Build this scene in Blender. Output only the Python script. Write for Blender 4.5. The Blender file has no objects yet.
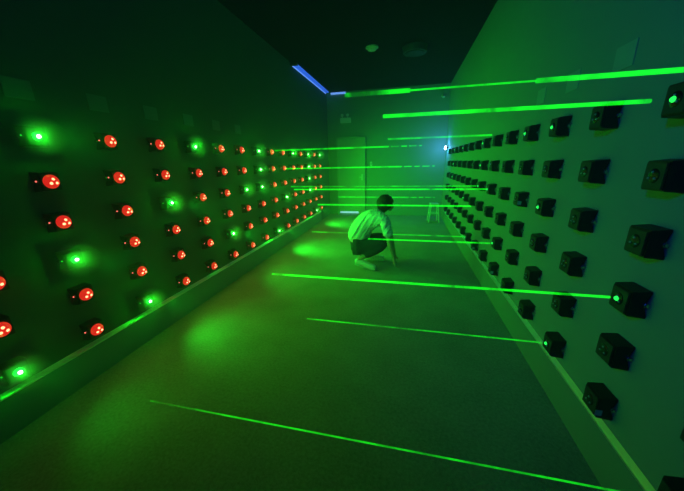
import bpy, bmesh, math, random
from mathutils import Vector, Matrix

random.seed(7)
SC = bpy.context.scene
COL = SC.collection

# ------------------------------------------------------------------ camera
PAN, TILT, ROLL, FPX, CAMH = -0.2259, 0.2885, -0.0229, 279.76, 1.498
cam_data = bpy.data.cameras.new('camera')
cam = bpy.data.objects.new('camera', cam_data)
COL.objects.link(cam)
fwd = Vector((math.sin(PAN)*math.cos(TILT), math.cos(PAN)*math.cos(TILT), -math.sin(TILT)))
rgt0 = Vector((math.cos(PAN), -math.sin(PAN), 0))
up0 = rgt0.cross(fwd)
rgt = rgt0*math.cos(ROLL) + up0*math.sin(ROLL)
up = -rgt0*math.sin(ROLL) + up0*math.cos(ROLL)
M3 = Matrix((rgt, up, -fwd)).transposed()
cam.matrix_world = Matrix.Translation((0, 0, CAMH)) @ M3.to_4x4()
cam_data.sensor_fit = 'HORIZONTAL'
cam_data.sensor_width = 36
cam_data.lens = FPX/684*36
cam_data.clip_start = 0.02
SC.camera = cam

# ------------------------------------------------------------------ world: thin smoke in the air, no light of its own
world = bpy.data.worlds.new('world'); SC.world = world
world.use_nodes = True
wn = world.node_tree; wn.nodes.clear()
wo = wn.nodes.new('ShaderNodeOutputWorld')
wb = wn.nodes.new('ShaderNodeBackground')
wb.inputs['Color'].default_value = (0.0, 0.004, 0.004, 1); wb.inputs['Strength'].default_value = 1.0
wn.links.new(wb.outputs[0], wo.inputs['Surface'])
HAZE = 0.035
wv = wn.nodes.new('ShaderNodeVolumeScatter')
wv.inputs['Color'].default_value = (0.9, 0.95, 0.95, 1)
wv.inputs['Density'].default_value = HAZE
wv.inputs['Anisotropy'].default_value = 0.5
wn.links.new(wv.outputs[0], wo.inputs['Volume'])

SC.view_settings.view_transform = 'Standard'
SC.view_settings.look = 'None'
SC.view_settings.gamma = 1.0
SC.view_settings.use_curve_mapping = False
SC.view_settings.exposure = 0.0

# ------------------------------------------------------------------ lights that stand apart from a fixture in view
def point(name, loc, col, power, radius=0.02, parent=None):
    l = bpy.data.lights.new(name, 'POINT'); l.color = col; l.energy = power; l.shadow_soft_size = radius
    o = bpy.data.objects.new(name, l); COL.objects.link(o); o.location = loc
    if parent: o.parent = parent
    return o
def spot(name, loc, col, power, radius, parent, angle=172, blend=0.35, aim=(1, 0, 0)):
    l = bpy.data.lights.new(name, 'SPOT'); l.color = col; l.energy = power; l.shadow_soft_size = radius
    l.spot_size = math.radians(angle); l.spot_blend = blend
    o = bpy.data.objects.new(name, l); COL.objects.link(o); o.location = loc
    o.rotation_euler = Vector(aim).to_track_quat('-Z', 'Y').to_euler()
    if parent: o.parent = parent      # shines along local +x, into the room
    return o
R_POWER = 0.22         # each red button
G_POWER = 26.0          # each green laser spot on the left wall
cl = spot('ceiling_lamp', (-1.7, -1.2, 2.9), (0.003, 0.07, 0.85), 120.0, 0.12, None, 80, 1.0)
cl.rotation_euler = (Vector((0.978, 1.9, 2.25)) - cl.location).to_track_quat('-Z', 'Y').to_euler()     # the dim blue lamp behind the viewer

# ------------------------------------------------------------------ materials
def mat(name, col, rough=0.7, spec=0.3, emis=None, strength=0, metal=0, bump=None, vary=None, trans=0):
    m = bpy.data.materials.new(name); m.use_nodes = True
    n = m.node_tree; b = n.nodes['Principled BSDF']
    b.inputs['Base Color'].default_value = (*col, 1)
    b.inputs['Roughness'].default_value = rough
    b.inputs['Specular IOR Level'].default_value = spec
    b.inputs['Metallic'].default_value = metal
    if emis:
        b.inputs['Emission Color'].default_value = (*emis, 1)
        b.inputs['Emission Strength'].default_value = strength
    tc = n.nodes.new('ShaderNodeTexCoord')
    if vary:
        scale, amt = vary
        nz = n.nodes.new('ShaderNodeTexNoise'); nz.inputs['Scale'].default_value = scale; nz.inputs['Detail'].default_value = 6
        n.links.new(tc.outputs['Object'], nz.inputs['Vector'])
        mx = n.nodes.new('ShaderNodeMix'); mx.data_type = 'RGBA'
        mx.inputs['A'].default_value = (*[c*(1-amt) for c in col], 1)
        mx.inputs['B'].default_value = (*[min(1, c*(1+amt)) for c in col], 1)
        n.links.new(nz.outputs['Fac'], mx.inputs['Factor'])
        n.links.new(mx.outputs['Result'], b.inputs['Base Color'])
    if bump:
        scale, st = bump
        nb = n.nodes.new('ShaderNodeTexNoise'); nb.inputs['Scale'].default_value = scale; nb.inputs['Detail'].default_value = 4
        n.links.new(tc.outputs['Object'], nb.inputs['Vector'])
        bp = n.nodes.new('ShaderNodeBump'); bp.inputs['Strength'].default_value = st; bp.inputs['Distance'].default_value = 0.01
        n.links.new(nb.outputs['Fac'], bp.inputs['Height'])
        n.links.new(bp.outputs['Normal'], b.inputs['Normal'])
    return m

M = {}
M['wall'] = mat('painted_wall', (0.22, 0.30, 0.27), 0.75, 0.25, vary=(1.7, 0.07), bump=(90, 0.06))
M['wall_shaded'] = mat('shaded_wall', (0.085, 0.12, 0.11), 0.8, 0.2, vary=(1.7, 0.07), bump=(90, 0.06))  # same wall colour, darkened to put the left wall's shade into it
M['ceil'] = mat('black_ceiling', (0.012, 0.018, 0.016), 0.9, 0.1, vary=(2.0, 0.2))
M['skirt'] = mat('skirting_paint', (0.20, 0.27, 0.24), 0.6, 0.3, vary=(3, 0.06))
M['cap'] = mat('aluminium_trim', (0.92, 0.94, 0.86), 0.38, 0.5, metal=0.85)
M['black'] = mat('black_plastic', (0.010, 0.010, 0.014), 0.45, 0.35, bump=(60, 0.05))
M['faceplate'] = mat('box_front_plastic', (0.030, 0.034, 0.030), 0.5, 0.35)
M['darklens'] = mat('dark_lens', (0.008, 0.008, 0.008), 0.12, 0.7)
M['ledoff'] = mat('clear_led_bulb', (0.35, 0.40, 0.36), 0.15, 0.8)
M['chrome'] = mat('screw_steel', (0.6, 0.6, 0.6), 0.25, 0.5, metal=1)
M['red'] = mat('red_lit_lens', (0.3, 0.01, 0.01), 0.3, 0.5, emis=(1.0, 0.022, 0.016), strength=0.70)
M['redled'] = mat('red_led', (0.5, 0.05, 0.03), 0.3, 0.5, emis=(1.0, 0.20, 0.09), strength=6.0)
M['green'] = mat('green_lit_lens', (0.02, 0.3, 0.02), 0.3, 0.5, emis=(0.01, 1.0, 0.05), strength=2.2)
M['greencore'] = mat('laser_spot', (0.5, 0.8, 0.5), 0.3, 0.5, emis=(0.45, 1.0, 0.42), strength=14)
M['glint'] = mat('laser_source_glow', (0.05, 0.5, 0.12), 0.3, 0.5, emis=(0.02, 1.0, 0.10), strength=1.3)
M['redind'] = mat('red_indicator', (0.4, 0.05, 0.05), 0.3, 0.5, emis=(1.0, 0.16, 0.12), strength=1.6)
M['greenind'] = mat('green_indicator', (0.05, 0.4, 0.05), 0.3, 0.5, emis=(0.02, 1.0, 0.05), strength=0.8)
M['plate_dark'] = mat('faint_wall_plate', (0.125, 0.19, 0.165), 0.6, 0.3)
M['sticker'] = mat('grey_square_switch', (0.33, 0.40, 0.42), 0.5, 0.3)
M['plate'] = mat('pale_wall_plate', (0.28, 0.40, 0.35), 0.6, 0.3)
M['bluestrip'] = mat('blue_led_diffuser', (0.05, 0.1, 0.4), 0.4, 0.3, emis=(0.03, 0.13, 0.80), strength=1.0)
M['bluetube'] = mat('blue_led_core', (0.2, 0.3, 0.6), 0.4, 0.3, emis=(0.16, 0.36, 1.0), strength=1.1)
M['bluewhite'] = mat('blue_white_lamp_glass', (0.6, 0.7, 1), 0.3, 0.3, emis=(0.55, 0.68, 1.0), strength=12)
M['doorgap'] = mat('light_under_door', (0.5, 0.6, 0.7), 0.5, 0.3, emis=(0.30, 0.52, 0.85), strength=0.9)
M['door'] = mat('door_paint', (0.34, 0.42, 0.33), 0.5, 0.4, vary=(2, 0.08))
M['white'] = mat('white_plastic', (0.75, 0.78, 0.70), 0.45, 0.4)
M['grey'] = mat('grey_metal', (0.42, 0.45, 0.46), 0.4, 0.5, metal=0.2)
M['darkgrey'] = mat('dark_grey_plastic', (0.06, 0.07, 0.07), 0.6, 0.3)
M['skin'] = mat('skin', (0.46, 0.30, 0.22), 0.55, 0.3)
M['shirt'] = mat('white_cotton', (0.80, 0.84, 0.84), 0.9, 0.1)
M['pants'] = mat('dark_navy_cloth', (0.035, 0.045, 0.075), 0.9, 0.1, bump=(40, 0.5))
M['hair'] = mat('black_hair', (0.012, 0.010, 0.010), 0.6, 0.3, bump=(120, 0.8))
M['shoe'] = mat('white_shoe_leather', (0.75, 0.78, 0.78), 0.5, 0.4)
M['sole'] = mat('pale_rubber_sole', (0.5, 0.52, 0.52), 0.8, 0.2)
M['eye'] = mat('eye', (0.5, 0.5, 0.5), 0.2, 0.5)

# shirt folds: stretched wave bump running from shoulder to hem
n = M['shirt'].node_tree
tc = n.nodes.new('ShaderNodeTexCoord'); mp = n.nodes.new('ShaderNodeMapping')
vr = n.nodes.new('ShaderNodeVectorRotate'); vr.rotation_type = 'Y_AXIS'; vr.inputs['Angle'].default_value = math.radians(57)
mp.inputs['Scale'].default_value = (2.2, 10, 16)
nz = n.nodes.new('ShaderNodeTexNoise'); nz.inputs['Scale'].default_value = 1.6; nz.inputs['Detail'].default_value = 2
bp = n.nodes.new('ShaderNodeBump'); bp.inputs['Strength'].default_value = 1.0; bp.inputs['Distance'].default_value = 0.06
n.links.new(tc.outputs['Object'], vr.inputs['Vector']); n.links.new(vr.outputs[0], mp.inputs['Vector']); n.links.new(mp.outputs[0], nz.inputs['Vector'])
n.links.new(nz.outputs['Fac'], bp.inputs['Height']); n.links.new(bp.outputs[0], n.nodes['Principled BSDF'].inputs['Normal'])

def halo_fog():
    """added ball of scatter that makes the glow halo around a target: thickest in the middle, thinning outwards"""
    m = bpy.data.materials.new('halo_volume'); m.use_nodes = True
    n = m.node_tree; n.nodes.clear()
    out = n.nodes.new('ShaderNodeOutputMaterial'); sc = n.nodes.new('ShaderNodeVolumeScatter')
    tc = n.nodes.new('ShaderNodeTexCoord'); sub = n.nodes.new('ShaderNodeVectorMath'); sub.operation = 'DISTANCE'
    sub.inputs[1].default_value = (0.105, 0, 0)
    mr = n.nodes.new('ShaderNodeMapRange'); mr.inputs['From Min'].default_value = 0.0; mr.inputs['From Max'].default_value = 0.125
    mr.inputs['To Min'].default_value = 4.0; mr.inputs['To Max'].default_value = 0.0
    mr.interpolation_type = 'LINEAR'
    n.links.new(tc.outputs['Object'], sub.inputs[0]); n.links.new(sub.outputs['Value'], mr.inputs['Value'])
    n.links.new(mr.outputs[0], sc.inputs['Density']); sc.inputs['Color'].default_value = (0.95, 0.98, 0.95, 1)
    n.links.new(sc.outputs[0], out.inputs['Volume'])
    return m
M['halo_fog'] = halo_fog()

# carpet
def carpet():
    m = bpy.data.materials.new('short_pile_carpet'); m.use_nodes = True
    n = m.node_tree; b = n.nodes['Principled BSDF']
    b.inputs['Roughness'].default_value = 0.95; b.inputs['Specular IOR Level'].default_value = 0.1
    tc = n.nodes.new('ShaderNodeTexCoord')
    a = n.nodes.new('ShaderNodeTexNoise'); a.inputs['Scale'].default_value = 55; a.inputs['Detail'].default_value = 8; a.inputs['Roughness'].default_value = 0.75
    c = n.nodes.new('ShaderNodeTexNoise'); c.inputs['Scale'].default_value = 3; c.inputs['Detail'].default_value = 5
    n.links.new(tc.outputs['Object'], a.inputs['Vector']); n.links.new(tc.outputs['Object'], c.inputs['Vector'])
    ad = n.nodes.new('ShaderNodeMath'); ad.operation = 'MULTIPLY_ADD'
    n.links.new(c.outputs['Fac'], ad.inputs[0]); ad.inputs[1].default_value = 0.35; n.links.new(a.outputs['Fac'], ad.inputs[2])
    r = n.nodes.new('ShaderNodeValToRGB')
    r.color_ramp.elements[0].position = 0.42; r.color_ramp.elements[0].color = (0.16, 0.18, 0.14, 1)
    r.color_ramp.elements[1].position = 0.95; r.color_ramp.elements[1].color = (0.44, 0.45, 0.36, 1)
    n.links.new(ad.outputs[0], r.inputs['Fac']); n.links.new(r.outputs['Color'], b.inputs['Base Color'])
    bp = n.nodes.new('ShaderNodeBump'); bp.inputs['Strength'].default_value = 0.6; bp.inputs['Distance'].default_value = 0.012
    n.links.new(a.outputs['Fac'], bp.inputs['Height']); n.links.new(bp.outputs[0], b.inputs['Normal'])
    return m
M['carpet'] = carpet()

def beam_material(name, strength, lo, hi, scale):
    """laser light caught in drifting smoke: bright where the smoke is thick, gone where the air is clear"""
    m = bpy.data.materials.new(name); m.use_nodes = True
    n = m.node_tree; n.nodes.clear()
    out = n.nodes.new('ShaderNodeOutputMaterial')
    tc = n.nodes.new('ShaderNodeTexCoord'); mp = n.nodes.new('ShaderNodeMapping')
    mp.inputs['Scale'].default_value = (scale, 3, 3)
    geo = n.nodes.new('ShaderNodeNewGeometry')
    nz = n.nodes.new('ShaderNodeTexNoise'); nz.inputs['Scale'].default_value = 1; nz.inputs['Detail'].default_value = 5; nz.inputs['Roughness'].default_value = 0.7
    n.links.new(geo.outputs['Position'], mp.inputs['Vector']); n.links.new(mp.outputs[0], nz.inputs['Vector'])
    r = n.nodes.new('ShaderNodeValToRGB')
    r.color_ramp.elements[0].position = lo; r.color_ramp.elements[0].color = (0.10, 0.10, 0.10, 1)
    r.color_ramp.elements[1].position = hi; r.color_ramp.elements[1].color = (1, 1, 1, 1)
    n.links.new(nz.outputs['Fac'], r.inputs['Fac'])
    em = n.nodes.new('ShaderNodeEmission'); em.inputs['Color'].default_value = (0.006, 1.0, 0.012, 1); em.inputs['Strength'].default_value = strength
    tr = n.nodes.new('ShaderNodeBsdfTransparent')
    mx = n.nodes.new('ShaderNodeAddShader')         # lit smoke: it glows and still lets light through
    mu = n.nodes.new('ShaderNodeMath'); mu.operation = 'MULTIPLY'; mu.inputs[1].default_value = strength
    n.links.new(r.outputs['Color'], mu.inputs[0]); n.links.new(mu.outputs[0], em.inputs['Strength'])
    n.links.new(tr.outputs[0], mx.inputs[0]); n.links.new(em.outputs[0], mx.inputs[1])
    n.links.new(mx.outputs[0], out.inputs['Surface'])
    return m
M['beam_strong'] = beam_material('laser_light_strong', 0.50, 0.36, 0.50, 4)
M['beam_patchy'] = beam_material('laser_light_patchy', 0.50, 0.36, 0.50, 4)
M['beam_mid'] = beam_material('laser_light_medium', 0.42, 0.36, 0.60, 4)
M['beam_faint'] = beam_material('laser_light_faint', 0.28, 0.40, 0.66, 5)

# ------------------------------------------------------------------ mesh helpers
def link(name, bm, m, parent=None, smooth=False):
    me = bpy.data.meshes.new(name); bm.to_mesh(me); bm.free()
    if isinstance(m, (list, tuple)):
        for k in m: me.materials.append(k)
    else: me.materials.append(m)
    if smooth:
        for p in me.polygons: p.use_smooth = True
    o = bpy.data.objects.new(name, me); COL.objects.link(o)
    if parent: o.parent = parent
    return o
def box(bm, a, b, bevel=0):
    a = Vector(a); b = Vector(b)
    r = bmesh.ops.create_cube(bm, size=1)
    vs = r['verts']
    for v in vs:
        v.co = Vector(((a.x+b.x)/2 + v.co.x*(b.x-a.x), (a.y+b.y)/2 + v.co.y*(b.y-a.y), (a.z+b.z)/2 + v.co.z*(b.z-a.z)))
    if bevel:
        es = list({e for v in vs for e in v.link_edges})
        bmesh.ops.bevel(bm, geom=es, offset=bevel, segments=2, affect='EDGES')
def tube(bm, p, q, r1, r2=None, seg=12):
    p = Vector(p); q = Vector(q); r2 = r1 if r2 is None else r2
    d = q-p
    rot = d.to_track_quat('Z', 'Y').to_matrix().to_4x4()
    bmesh.ops.create_cone(bm, cap_ends=True, segments=seg, radius1=r1, radius2=r2, depth=d.length,
                          matrix=Matrix.Translation((p+q)/2) @ rot)
def ball(bm, c, r, sx=1, sy=1, sz=1, u=12, v=8):
    bmesh.ops.create_uvsphere(bm, u_segments=u, v_segments=v, radius=r,
                              matrix=Matrix.Translation(c) @ Matrix.Diagonal((sx, sy, sz, 1)))
def empty(name, loc, rz=0):
    o = bpy.data.objects.new(name, None); o.empty_display_size = 0.1; COL.objects.link(o)
    o.location = loc; o.rotation_euler = (0, 0, rz); return o
def tag(o, label, cat, group=None, kind=None):
    o['label'] = label; o['category'] = cat
    if group: o['group'] = group
    if kind: o['kind'] = kind
    return o
def struct(name, bm, m, parent=None):
    o = link(name, bm, m, parent)
    if not parent: o['kind'] = 'structure'
    return o

# ------------------------------------------------------------------ the room
LW, RW, FY, BY, CH = -2.210, 0.978, 8.15, -2.4, 3.317
T = 0.12
def slab(name, a, b, m):
    bm = bmesh.new(); box(bm, a, b); return struct(name, bm, m)
slab('floor', (LW-T, BY-T, -T), (RW+T, FY+T, 0), M['carpet'])
slab('ceiling', (LW-T, BY-T, CH), (RW+T, FY+T, CH+T), M['ceil'])
slab('wall_left', (LW-T, BY-T, 0), (LW, FY+T, CH), M['wall_shaded'])
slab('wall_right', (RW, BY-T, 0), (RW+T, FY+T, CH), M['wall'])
slab('wall_back', (LW, BY-T, 0), (RW, BY, CH), M['wall'])
slab('wall_far', (LW, FY, 0), (RW, FY+T, CH), M['wall'])

# skirting: an upright board with a pale flat cap along both long walls
LEDGE = 0.250
slab('baseboard_left', (LW, BY, 0), (-2.195, 7.15, LEDGE-0.001), M['skirt'])
slab('baseboard_right', (0.962, BY, 0), (RW, 7.55, LEDGE-0.001), M['skirt'])
def cap(name, xf, xw, y1):
    bm = bmesh.new(); rings = []
    for y in (BY, y1):
        rings.append([bm.verts.new((x, y, z)) for x, z in ((xf, LEDGE-0.010), (xf, LEDGE), (xw, LEDGE+0.021), (xw, LEDGE-0.010))])
    a, b = rings
    for i in range(4): bm.faces.new((a[i], a[(i+1) % 4], b[(i+1) % 4], b[i]))
    bm.faces.new(a); bm.faces.new(list(reversed(b)))
    bmesh.ops.recalc_face_normals(bm, faces=bm.faces)
    return struct(name, bm, M['cap'])
cap('trim_1', -2.190, LW, 7.15)
cap('trim_2', 0.957, RW, 7.55)

# door in the far wall, light showing under it
bm = bmesh.new(); box(bm, (-1.89, FY-0.045, 0.10), (-1.335, FY-0.002, 2.12), 0.004)
door = struct('door_1', bm, M['door'])
bm = bmesh.new()
box(bm, (-1.33, FY-0.07, 0.0), (-1.14, FY-0.002, 2.16), 0.004)
box(bm, (-1.95, FY-0.06, 0.0), (-1.895, FY-0.002, 2.16), 0.004)
box(bm, (-1.895, FY-0.06, 2.125), (-1.33, FY-0.002, 2.18), 0.004)
struct('door_frame', bm, M['door'], door)
bm = bmesh.new(); box(bm, (-1.245, FY-0.085, 1.00), (-1.205, FY-0.0705, 1.17), 0.003); tube(bm, (-1.225, FY-0.085, 1.09), (-1.225, FY-0.13, 1.09), 0.012)
box(bm, (-1.30, FY-0.14, 1.08), (-1.215, FY-0.125, 1.10), 0.003)
struct('door_handle', bm, M['white'], door)
bm = bmesh.new(); box(bm, (-1.89, FY-0.03, 0.045), (-1.335, FY-0.004, 0.098))
struct('light_gap', bm, M['doorgap'], door)

# ------------------------------------------------------------------ the laser boxes
ROWZ = [1.684, 1.424, 1.171, 0.916, 0.660, 0.381]
BH = 0.0535           # half height
BD = 0.070            # how far a box stands out from the wall
NAME = {}
def housing_bm(s):
    """black box, its wall end notched in a V on both flanks; local +x*s points into the room, origin on the wall"""
    bm = bmesh.new()
    prof = [(BD, -BH), (BD, BH), (0.002, BH*1.12), (0.0, BH*0.95), (0.018, 0.004), (0.018, -0.004), (0.0, -BH*0.95), (0.002, -BH*1.12)]
    rings = []
    for y in (-0.0525, 0.0525):
        rings.append([bm.verts.new((s*x, y, z)) for x, z in prof])
    a, b = rings; k = len(prof)
    for i in range(k): bm.faces.new((a[i], a[(i+1) % k], b[(i+1) % k], b[i]))
    bm.faces.new(a); bm.faces.new(list(reversed(b)))
    bmesh.ops.recalc_face_normals(bm, faces=bm.faces)
    bmesh.ops.bevel(bm, geom=[e for e in bm.edges if abs(e.verts[0].co.x-e.verts[1].co.x) < 1e-4 and abs(e.verts[0].co.x) > 0.06], offset=0.004, segments=2, affect='EDGES')
    return bm
def disc_dome(s, r, h, x0):
    bm = bmesh.new(); ball(bm, (0, 0, 0), 1, h, r, r, 20, 12)
    bmesh.ops.translate(bm, verts=bm.verts, vec=(s*x0, 0, 0)); return bm
def make_box(style, s):
    """style: red / green on the left wall, dark / beam / switch on the right"""
    root = empty('laser_box', (0, 0, 0))
    link('housing', housing_bm(s), M['black'], root)
    bm = bmesh.new(); box(bm, (min(s*BD, s*(BD+.004)), -0.046, -0.047), (max(s*BD, s*(BD+.004)), 0.046, 0.047), 0.0015)
    link('front_plate', bm, M['faceplate'], root)
    bm = bmesh.new(); tube(bm, (s*0.010, -0.054, 0), (s*0.010, -0.061, 0), 0.008, seg=10)
    tube(bm, (s*0.010, -0.052, 0), (s*0.010, -0.054, 0), 0.010, seg=10)
    link('screw', bm, M['chrome'], root)
    if s > 0:
        bm = bmesh.new(); ball(bm, (0.042, -0.0545, 0.004), 0.0048)
        link('indicator', bm, M['greenind'] if style == 'green' else M['redind'], root, True)
    lensm = {'red': M['red'], 'green': M['green']}.get(style, M['darklens'])
    lr = 0.042 if style == 'red' else 0.024 if style == 'green' else 0.027
    lens = link('lens', disc_dome(s, lr, (0.027 if style == 'red' else 0.012) if style in ('red', 'green') else 0.006, BD+.004), lensm, root, True)
    bx = BD + (0.025 if style == 'red' else 0.009)
    if style == 'green':
        bm = bmesh.new(); ball(bm, (s*(BD+0.018), 0, 0), 0.010)
        link('laser_spot', bm, M['greencore'], lens, True)
        bm = bmesh.new(); ball(bm, (s*(BD+0.035), 0, 0), 0.125, u=24, v=16)
        link('halo_puff', bm, M['halo_fog'], lens, True)  # added local haze so the green light shows a halo
    else:
        for yy, zz in ((0, 0.014), (-0.014, -0.009), (0.014, -0.009)):
            if style == 'beam' and zz < 0 and yy > 0: continue
            bm = bmesh.new(); ball(bm, (s*bx, yy, zz), 0.0088 if style == 'red' else 0.0045)
            link('led', bm, M['redled'] if style == 'red' else M['ledoff'], lens, True)
        if style == 'beam':
            bm = bmesh.new(); ball(bm, (s*(BD+0.009), 0, 0), 0.0105)
            link('laser_aperture', bm, M['glint'], lens, True)
    if style == 'switch':
        bm = bmesh.new(); box(bm, (s*0.062-0.014, -0.0555, -0.040), (s*0.062+0.014, -0.0525, -0.010), 0.001)
        link('switch', bm, M['sticker'], root)
    return root
def copy_tree(o, parent=None):
    c = o.copy(); COL.objects.link(c); c.parent = parent
    for ch in o.children: copy_tree(ch, c)
    return c

ORD = ['first', 'second', 'third', 'fourth', 'fifth', 'sixth', 'seventh', 'eighth', 'ninth', 'tenth', 'eleventh', 'twelfth', 'thirteenth', 'fourteenth', 'fifteenth']
ROWN = ['top row', 'second row down', 'third row down', 'fourth row down', 'fifth row down', 'bottom row']
GREEN = {(0, 0), (0, 3), (0, 6), (0, 9), (0, 11), (0, 13), (1, 6), (1, 11), (2, 2), (2, 5), (2, 6), (2, 11),
         (3, 0), (3, 8), (3, 11), (4, 4), (5, -1), (5, 1), (5, 7), (5, 12)}
SWITCH = {(2, 3), (5, 0), (5, 1), (5, 4), (5, 6)}
protos = {}
def place(style, s, loc, label, group):
    key = (style, s)
    if key not in protos:
        o = make_box(style, s); protos[key] = o
    else: o = copy_tree(protos[key])
    o.location = loc
    return tag(o, label, 'light box', group)
def colname(c):
    return 'partly cut off at the frame edge' if c < 0 else 'column %s from the near end' % ORD[c]
for c in range(-1, 14):
    for r in range(6):
        # left wall
        if c >= 0 or r >= 3:
            g = (r, c) in GREEN
            y = 1.3318 + 0.43635*c + (0.045 if (r, c) == (3, -1) else 0)
            where = '%s, %s' % (ROWN[r], (ORD[c] + ' column from near end') if c >= 0 else 'cut by photo edge')
            o = place('green' if g else 'red', 1, (LW, y, ROWZ[r]),
                      ('green-glowing' if g else 'red-lit') + ' box, left wall, ' + where,
                      'green-lit boxes on the left wall' if g else 'red-lit boxes on the left wall')
            if g:
                fall = {-1: 0.17, 0: 0.20, 1: 0.42}.get(c, 1.0 if c < 5 else 1.7)
                low = r >= 4
                spot('laser_glow', (BD+0.165, 0, 0), (0.012, 1.0, 0.03), G_POWER*fall*(1.45 if low else 0.72), 0.012, o, 146 if low else 114, 1.0, (1, 0.65, -0.25) if low else (1, 0.35, -0.22))
                point('lens_glow', (BD+0.036, 0, 0), (0.003, 1.0, 0.008), 0.52, 0.008, o)
            else:
                spot('led_glow', (BD+0.050, 0, 0), (1.0, 0.04, 0.02), R_POWER*(1 if c > 0 else 0.4), 0.03, o, 140, 0.9, (1, 0.15, -0.9))
        # right wall
        if c >= 0 or r >= 4:
            y = 1.3087 + 0.43817*c
            st = 'beam' if (r, c) in GREEN or (r, c) == (0, 2) else 'dark'
            if (r, c) in SWITCH and st == 'dark': st = 'switch'
            adj = {'beam': 'green-glinting black box', 'dark': 'unlit black box', 'switch': 'black box with grey switch'}[st]
            where = '%s, %s' % (ROWN[r], (ORD[c] + ' column from near end') if c >= 0 else 'cut by photo edge')
            place(st, -1, (RW, y, ROWZ[r]), adj + ', right wall, ' + where, 'black boxes on the right wall')

# pale plates above the columns
def plate(x, y, z, s, label, group):
    bm = bmesh.new(); box(bm, (0, -0.068, -0.053), (s*0.004, 0.068, 0.053))
    bmesh.ops.recalc_face_normals(bm, faces=bm.faces)
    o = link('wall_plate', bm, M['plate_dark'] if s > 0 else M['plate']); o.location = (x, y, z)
    tag(o, label, 'plate', group)
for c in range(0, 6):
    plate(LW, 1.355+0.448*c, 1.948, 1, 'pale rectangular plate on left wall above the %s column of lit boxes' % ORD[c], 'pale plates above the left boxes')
for c in range(1, 4):
    plate(RW, 1.327+0.438*c, 1.945, -1, 'faint pale plate on right wall above the %s column of black boxes' % ORD[c], 'pale plates above the right boxes')

# ------------------------------------------------------------------ laser beams
BEAMS = [  # x0, x1, y, z, radius, material, label
    (-0.184, 0.880, 0.885, 1.685, 0.0058, 'beam_patchy', 'thickest green laser beam, highest across the room in front'),
    (-0.109, 0.840, 1.320, 1.684, 0.0072, 'beam_strong', 'thick green laser beam ending beside the nearest top right box'),
    (-0.171, 0.661, 2.632, 1.684, 0.0070, 'beam_mid', 'thin green laser beam just above the blue-white lamp'),
    (-1.872, 0.174, 3.944, 1.684, 0.0095, 'beam_strong', 'long green laser beam level with the top row of red boxes'),
    (-1.724, 0.352, 3.944, 1.428, 0.0085, 'beam_strong', 'green laser beam level with the second row of red boxes'),
    (-1.658, 0.880, 3.944, 1.171, 0.0075, 'beam_mid', 'upper of two close green laser beams at door handle height'),
    (-1.435, 0.885, 3.507, 1.171, 0.0085, 'beam_strong', 'lower of two close green laser beams at door handle height'),
    (-1.152, 0.469, 4.818, 0.918, 0.0105, 'beam_mid', 'short green laser beam just above the head of the crouching person'),
    (-0.700, 0.469, 2.195, 1.171, 0.0055, 'beam_strong', 'green laser beam crossing the hair of the crouching person'),
    (-1.523, 0.880, 4.381, 0.384, 0.0085, 'beam_mid', 'low green laser beam passing behind the crouching person'),
    (-0.399, 0.880, 3.069, 0.656, 0.0080, 'beam_strong', 'green laser beam crossing the white shirt of the crouching person'),
    (-0.704, 0.880, 1.320, 0.914, 0.0055, 'beam_strong', 'green laser beam over open floor ending at fourth row right box'),
    (-0.688, 0.880, 1.757, 0.376, 0.0042, 'beam_mid', 'thin low green laser beam above middle of the carpet'),
    (-1.207, 0.780, 0.883, 0.372, 0.0034, 'beam_mid', 'nearest low green laser beam, crossing the front of the floor'),
]
for x0, x1, y, z, r, mm, lab in BEAMS:
    bm = bmesh.new()
    if x1 < 0.5 and y > 3:                      # the smoke thins out towards the right: the beam breaks into dashes
        xe = x1 - 0.42; tube(bm, (x0, y, z), (xe, y, z), r, seg=10)
        for g, ln in ((0.03, 0.10), (0.035, 0.07), (0.03, 0.09), (0.035, 0.03)):
            tube(bm, (xe+g, y, z), (xe+g+ln, y, z), r*0.7, seg=8); xe += g+ln
    elif mm == 'beam_patchy':         # thin and faint where the air is clear over the middle
        tube(bm, (x0, y, z), (0.0, y, z), r, seg=10); tube(bm, (0.0, y, z), (0.31, y, z), r*0.4, seg=8)
        tube(bm, (0.31, y, z), (x1, y, z), r, seg=10)
    else: tube(bm, (x0, y, z), (x1, y, z), r, seg=10)
    o = link('laser_beam', bm, M[mm]); tag(o, lab, 'laser beam', 'green laser beams across the room')

# ------------------------------------------------------------------ blue led strip at the ceiling corner
t = empty('led_strip', (-2.15, 6.8, CH)); tag(t, 'blue glowing led strip along the left and far ceiling edge', 'led strip')
def part(name, m, parent, a, b, bev=0):
    bm = bmesh.new(); box(bm, a, b, bev)
    bmesh.ops.translate(bm, verts=bm.verts, vec=-Vector(parent.location)); return link(name, bm, m, parent)
part('diffuser', M['bluestrip'], t, (-2.205, 5.72, CH-0.03), (-2.115, 8.04, CH-0.001), 0.003)
part('light_tube', M['bluetube'], t, (-2.225, 5.74, CH-0.045), (-2.206, 8.10, CH-0.012), 0.002)
part('short_tube', M['bluetube'], t, (-2.08, 8.115, CH-0.06), (-1.68, 8.147, CH-0.02), 0.002)
part('end_cap', M['darkgrey'], t, (-2.225, 5.63, CH-0.05), (-2.085, 5.715, CH-0.001), 0.004)

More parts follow.
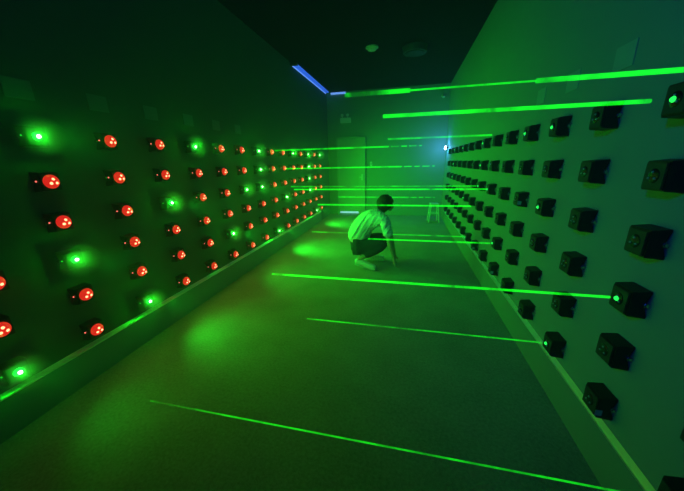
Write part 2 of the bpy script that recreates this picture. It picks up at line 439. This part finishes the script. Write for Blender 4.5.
# blue-white lamp on the right wall near the far corner
t = empty('wall_lamp', (RW, 7.72, 1.79)); tag(t, 'small bright blue-white lamp at far end of the right wall', 'lamp')
part('bracket', M['darkgrey'], t, (RW-0.012, 7.68, 1.74), (RW-0.001, 7.76, 1.84), 0.002)
bm = bmesh.new(); tube(bm, (-0.012, 0, 0), (-0.06, -0.01, 0), 0.022, 0.032, 14); link('lamp_body', bm, M['darkgrey'], t)
bm = bmesh.new(); ball(bm, (-0.068, -0.012, 0), 0.034, 0.8, 1, 1.5); link('lamp_glass', bm, M['bluewhite'], t, True)
point('lamp_light', (-0.14, -0.03, 0), (0.08, 0.34, 1.0), 12.5, 0.03, t)

# emergency light on the far wall
t = empty('emergency_light', (-1.69, FY, 2.61)); tag(t, 'pale emergency light with two lamp heads high on far wall', 'emergency light')
part('battery_case', M['white'], t, (-1.83, FY-0.07, 2.53), (-1.54, FY-0.002, 2.66), 0.008)
for dx in (-0.08, 0.07):
    bm = bmesh.new(); tube(bm, (dx, -0.05, 0.05), (dx, -0.05, 0.09), 0.012); ball(bm, (dx, -0.06, 0.115), 0.036)
    tube(bm, (dx, -0.06, 0.115), (dx, -0.105, 0.10), 0.03, 0.038, 14); link('lamp_head', bm, M['white'], t, True)
t = empty('wall_switch', (-0.98, FY, 1.44)); tag(t, 'small pale switch on the far wall right of the door', 'switch')
part('switch_plate', M['white'], t, (-1.01, FY-0.012, 1.38), (-0.95, FY-0.001, 1.50), 0.003)
part('rocker', M['grey'], t, (-0.995, FY-0.018, 1.415), (-0.965, FY-0.0125, 1.465), 0.002)

# ceiling things
t = empty('smoke_detector', (-0.644, 5.35, CH)); tag(t, 'round pale smoke detector on the dark ceiling', 'smoke detector')
bm = bmesh.new(); tube(bm, (0, 0, -0.001), (0, 0, -0.02), 0.105, 0.105, 28); link('base', bm, M['white'], t)
bm = bmesh.new(); tube(bm, (0, 0, -0.0205), (0, 0, -0.05), 0.09, 0.065, 28); link('cover', bm, M['white'], t)
t = empty('ceiling_speaker', (0.05, 5.55, CH)); tag(t, 'dark round fitting on the ceiling right of the smoke detector', 'ceiling speaker')
bm = bmesh.new(); tube(bm, (0, 0, -0.001), (0, 0, -0.09), 0.21, 0.19, 32); link('body', bm, M['darkgrey'], t)
bm = bmesh.new(); tube(bm, (0, 0, -0.0905), (0, 0, -0.10), 0.16, 0.15, 32); link('grille', bm, M['black'], t)
t = empty('security_camera', (0.80, FY, 3.04)); tag(t, 'tiny pale camera on the far wall near the right corner', 'security camera')
bm = bmesh.new(); tube(bm, (0, -0.001, 0.03), (0, -0.07, 0.0), 0.010); link('bracket', bm, M['white'], t)
bm = bmesh.new(); tube(bm, (-0.02, -0.05, -0.01), (0.02, -0.13, -0.05), 0.022, 0.026, 12); link('camera_body', bm, M['white'], t)

# ------------------------------------------------------------------ stool
t = empty('stool', (0.705, 7.36, 0), 0.1); tag(t, 'small pale four-legged metal stool by the far right corner', 'stool')
bm = bmesh.new(); box(bm, (-0.10, -0.10, 0.44), (0.10, 0.10, 0.47), 0.006); link('seat', bm, M['white'], t)
for sx in (-1, 1):
    for sy in (-1, 1):
        bm = bmesh.new(); tube(bm, (sx*0.08, sy*0.08, 0.445), (sx*0.125, sy*0.125, 0.0), 0.013, 0.012, 10); link('leg', bm, M['white'], t)
bm = bmesh.new()
for a, b in (((-1, -1), (1, -1)), ((1, -1), (1, 1)), ((1, 1), (-1, 1)), ((-1, 1), (-1, -1))):
    tube(bm, (a[0]*0.103, a[1]*0.103, 0.22), (b[0]*0.103, b[1]*0.103, 0.22), 0.008, seg=8)
link('stretcher', bm, M['white'], t)

# ------------------------------------------------------------------ crouching person
def skin(name, verts, edges, m, parent, sub=2, root=0):
    me = bpy.data.meshes.new(name)
    me.from_pydata([v[:3] for v in verts], edges, [])
    o = bpy.data.objects.new(name, me); COL.objects.link(o)
    o.parent = parent
    bm = bmesh.new(); bm.from_mesh(me)
    lay = bm.verts.layers.skin.verify()
    bm.verts.ensure_lookup_table()
    for i, v in enumerate(bm.verts):
        r = verts[i][3]
        v[lay].radius = (r, r) if not isinstance(r, tuple) else r
        v[lay].use_root = (i == root)
    bm.to_mesh(me); bm.free()
    md = o.modifiers.new('Skin', 'SKIN'); md.use_smooth_shade = True; md.branch_smoothing = 0.4
    sd = o.modifiers.new('Sub', 'SUBSURF'); sd.levels = sub; sd.render_levels = sub
    me.materials.append(m)
    return o
P0 = Vector((-0.50, 3.86, 0))
person = empty('person', P0)
tag(person, 'person in white t-shirt and dark trousers crouching on the carpet, head bowed', 'person')
AZ = math.radians(18)
F = Vector((math.cos(AZ), math.sin(AZ), 0)); Lf = Vector((-math.sin(AZ), math.cos(AZ), 0)); Z = Vector((0, 0, 1))
def W(x, y, z): return Vector((x, y, z)) - P0
pel = W(-0.655, 3.93, 0.375)
hipR = pel - Lf*0.10 + Z*-0.01; hipL = pel + Lf*0.10 + Z*-0.01
kneeR = W(-0.235, 3.80, 0.385); kneeL = W(-0.25, 4.20, 0.40)
ankR = W(-0.640, 3.775, 0.150); ankL = W(-0.55, 4.12, 0.10)
toeR = W(-0.42, 3.765, 0.035); toeL = W(-0.33, 4.17, 0.035)
sp1 = W(-0.62, 3.93, 0.53); sp2 = W(-0.53, 3.93, 0.68); chest = W(-0.40, 3.94, 0.765); neckb = W(-0.315, 3.95, 0.835); neck = W(-0.285, 3.955, 0.875)
head = W(-0.275, 3.95, 0.920)
shR = chest - Lf*0.185 + Vector((0.08, 0, -0.015)); shL = chest + Lf*0.185 + Vector((0.08, 0, -0.015))
elR = W(-0.185, 3.70, 0.455); elL = W(-0.20, 4.06, 0.46)
wrR = W(-0.125, 3.80, 0.20); wrL = W(-0.13, 3.98, 0.20)
def chain_body():
    V = []; E = []
    def add(p, r, par=None):
        V.append((p.x, p.y, p.z, r)); i = len(V)-1
        if par is not None: E.append((par, i))
        return i
    p = add(pel, 0.10)
    a = add(sp1, 0.115, p); a = add(sp2, 0.12, a); c = add(chest, 0.12, a)
    nb = add(neckb, 0.062, c); nk = add(neck, 0.055, nb)
    h = add(head, 0.088, nk)
    crown = add(head + F*0.03 + Z*0.06, 0.075, h)
    fc = add(head + F*0.075 - Z*0.035, 0.055, h)      # face, turned down and forward
    add(head + F*0.128 - Z*0.05, 0.013, fc)           # nose
    add(head + F*0.060 - Z*0.085, 0.028, fc)          # chin
    for s in (-1, 1): add(head + Lf*(0.092*s) - Z*0.01, 0.017, h)   # ears
    for s, sh, el, wr in ((-1, shR, elR, wrR), (1, shL, elL, wrL)):
        i = add(sh, 0.062, c); i = add(sh.lerp(el, 0.5), 0.048, i); i = add(el, 0.040, i); i = add(el.lerp(wr, 0.35), 0.040, i); w = add(wr, 0.027, i)
        d = Vector((0.10, 0.10*(-s)*0.2, -1)).normalized()
        pm = add(wr + d*0.055, 0.030, w); pe = add(wr + d*0.09, 0.030, pm)
        side = Lf
        for k, (o, ln) in enumerate(((-0.030, 0.068), (-0.010, 0.078), (0.010, 0.072), (0.030, 0.056))):
            b0 = wr + d*0.105 + side*o
            f1 = add(b0, 0.010, pe); f2 = add(b0 + d*ln*0.4 + F*0.012, 0.009, f1); add(b0 + d*ln*0.62 + F*(0.012+ln*0.42), 0.007, f2)
        t1 = add(wr + d*0.04 + side*(-0.036*s) + F*0.02, 0.011, pm); add(wr + d*0.075 + side*(-0.052*s) + F*0.035, 0.009, t1)
    for hip, kn, an, to in ((hipR, kneeR, ankR, toeR), (hipL, kneeL, ankL, toeL)):
        i = add(hip, 0.080, p); i = add(hip.lerp(kn, 0.5), 0.078, i); i = add(kn, 0.056, i); i = add(kn.lerp(an, 0.4), 0.054, i); i = add(an, 0.036, i)
        i = add(an.lerp(to, 0.5) - Z*0.02, 0.034, i); add(to, 0.028, i)
    return V, E
V, E = chain_body()
skin('body', V, E, M['skin'], person)
def soften(o, vox, it):
    r = o.modifiers.new('Remesh', 'REMESH'); r.mode = 'VOXEL'; r.voxel_size = vox; r.use_smooth_shade = True
    m = o.modifiers.new('Smooth', 'SMOOTH'); m.factor = 0.7; m.iterations = it
def chain(spec, edges): return [(p.x, p.y, p.z, r) for p, r in spec], edges
# t-shirt: torso, shoulders and sleeves to the elbow
low = pel + Vector((-0.005, 0, -0.05))
spec = [(low, (0.168, 0.168)), (sp1 + Vector((-0.03, 0, -0.01)), 0.190), (sp2 + Vector((-0.02, 0, 0)), 0.182), (chest + Vector((-0.02, 0, -0.01)), 0.158), (neckb + Vector((-0.015, 0, -0.015)), 0.082),
        (shR, 0.088), (shR.lerp(elR, 0.5), 0.078), (shR.lerp(elR, 0.86), 0.080),
        (shL, 0.088), (shL.lerp(elL, 0.5), 0.074), (shL.lerp(elL, 0.86), 0.074)]
v, e = chain(spec, [(0, 1), (1, 2), (2, 3), (3, 4), (3, 5), (5, 6), (6, 7), (3, 8), (8, 9), (9, 10)])
soften(skin('t_shirt', v, e, M['shirt'], person), 0.012, 8)
spec = [(pel + Vector((0.02, 0, -0.03)), 0.135)]
edges = []
for hip, kn, an in ((hipR, kneeR, ankR), (hipL, kneeL, ankL)):
    b = len(spec)
    spec += [(hip - Z*0.035 + (hip-pel)*0.15 + (kn-hip)*0.06, 0.118), (hip.lerp(kn, 0.5) - Z*0.01, 0.098), (kn, 0.078), (kn.lerp(an, 0.4), 0.074), (kn.lerp(an, 0.80), 0.058)]
    edges += [(0, b), (b, b+1), (b+1, b+2), (b+2, b+3), (b+3, b+4)]
v, e = chain(spec, edges)
soften(skin('trousers', v, e, M['pants'], person), 0.012, 22)
# hair: a ragged cap over the back and top of the head
bm = bmesh.new()
bmesh.ops.create_icosphere(bm, subdivisions=4, radius=0.118)
for vv in list(bm.verts):
    d = vv.co.normalized()
    k = d.dot(F)*0.75 - d.z*0.55
    if k > 0.60: bm.verts.remove(vv); continue
    nn = 1 + 0.06*math.sin(d.x*23+d.z*17)*math.sin(d.y*19+3) + random.uniform(-0.025, 0.025)
    vv.co = d*0.118*nn; vv.co.z *= 1.02
bmesh.ops.translate(bm, verts=bm.verts, vec=head + Z*0.018)
h = link('hair', bm, M['hair'], person, True)
md = h.modifiers.new('Solid', 'SOLIDIFY'); md.thickness = 0.012; md.offset = -1
for s in (-1, 1):
    bm = bmesh.new(); ball(bm, head + F*0.112 + Lf*(0.030*s) - Z*0.018, 0.011); link('eye', bm, M['eye'], person, True)
# shoes
for an, to in ((ankR, toeR), (ankL, toeL)):
    d = (to-an); d.z = 0; d.normalize(); heel = an - d*0.045 - Z*0.035
    spec = [(heel, 0.040), (an - Z*0.02, 0.046), (an.lerp(to, 0.5) - Z*0.018 + Z*0.012, 0.047), (to + Z*0.012, 0.044), (to + d*0.05 + Z*0.008, 0.036)]
    v, e = chain(spec, [(0, 1), (1, 2), (2, 3), (3, 4)])
    sh = skin('shoe', v, e, M['shoe'], person, root=2)
    spec = [(heel - Z*0.030, (0.034, 0.012)), (an.lerp(to, 0.5) - Z*0.055, (0.040, 0.012)), (to - Z*0.022, (0.044, 0.012)), (to + d*0.06 - Z*0.022, (0.034, 0.012))]
    v, e = chain(spec, [(0, 1), (1, 2), (2, 3)])
    so = skin('sole', v, e, M['sole'], person, sub=1, root=1); so.parent = sh
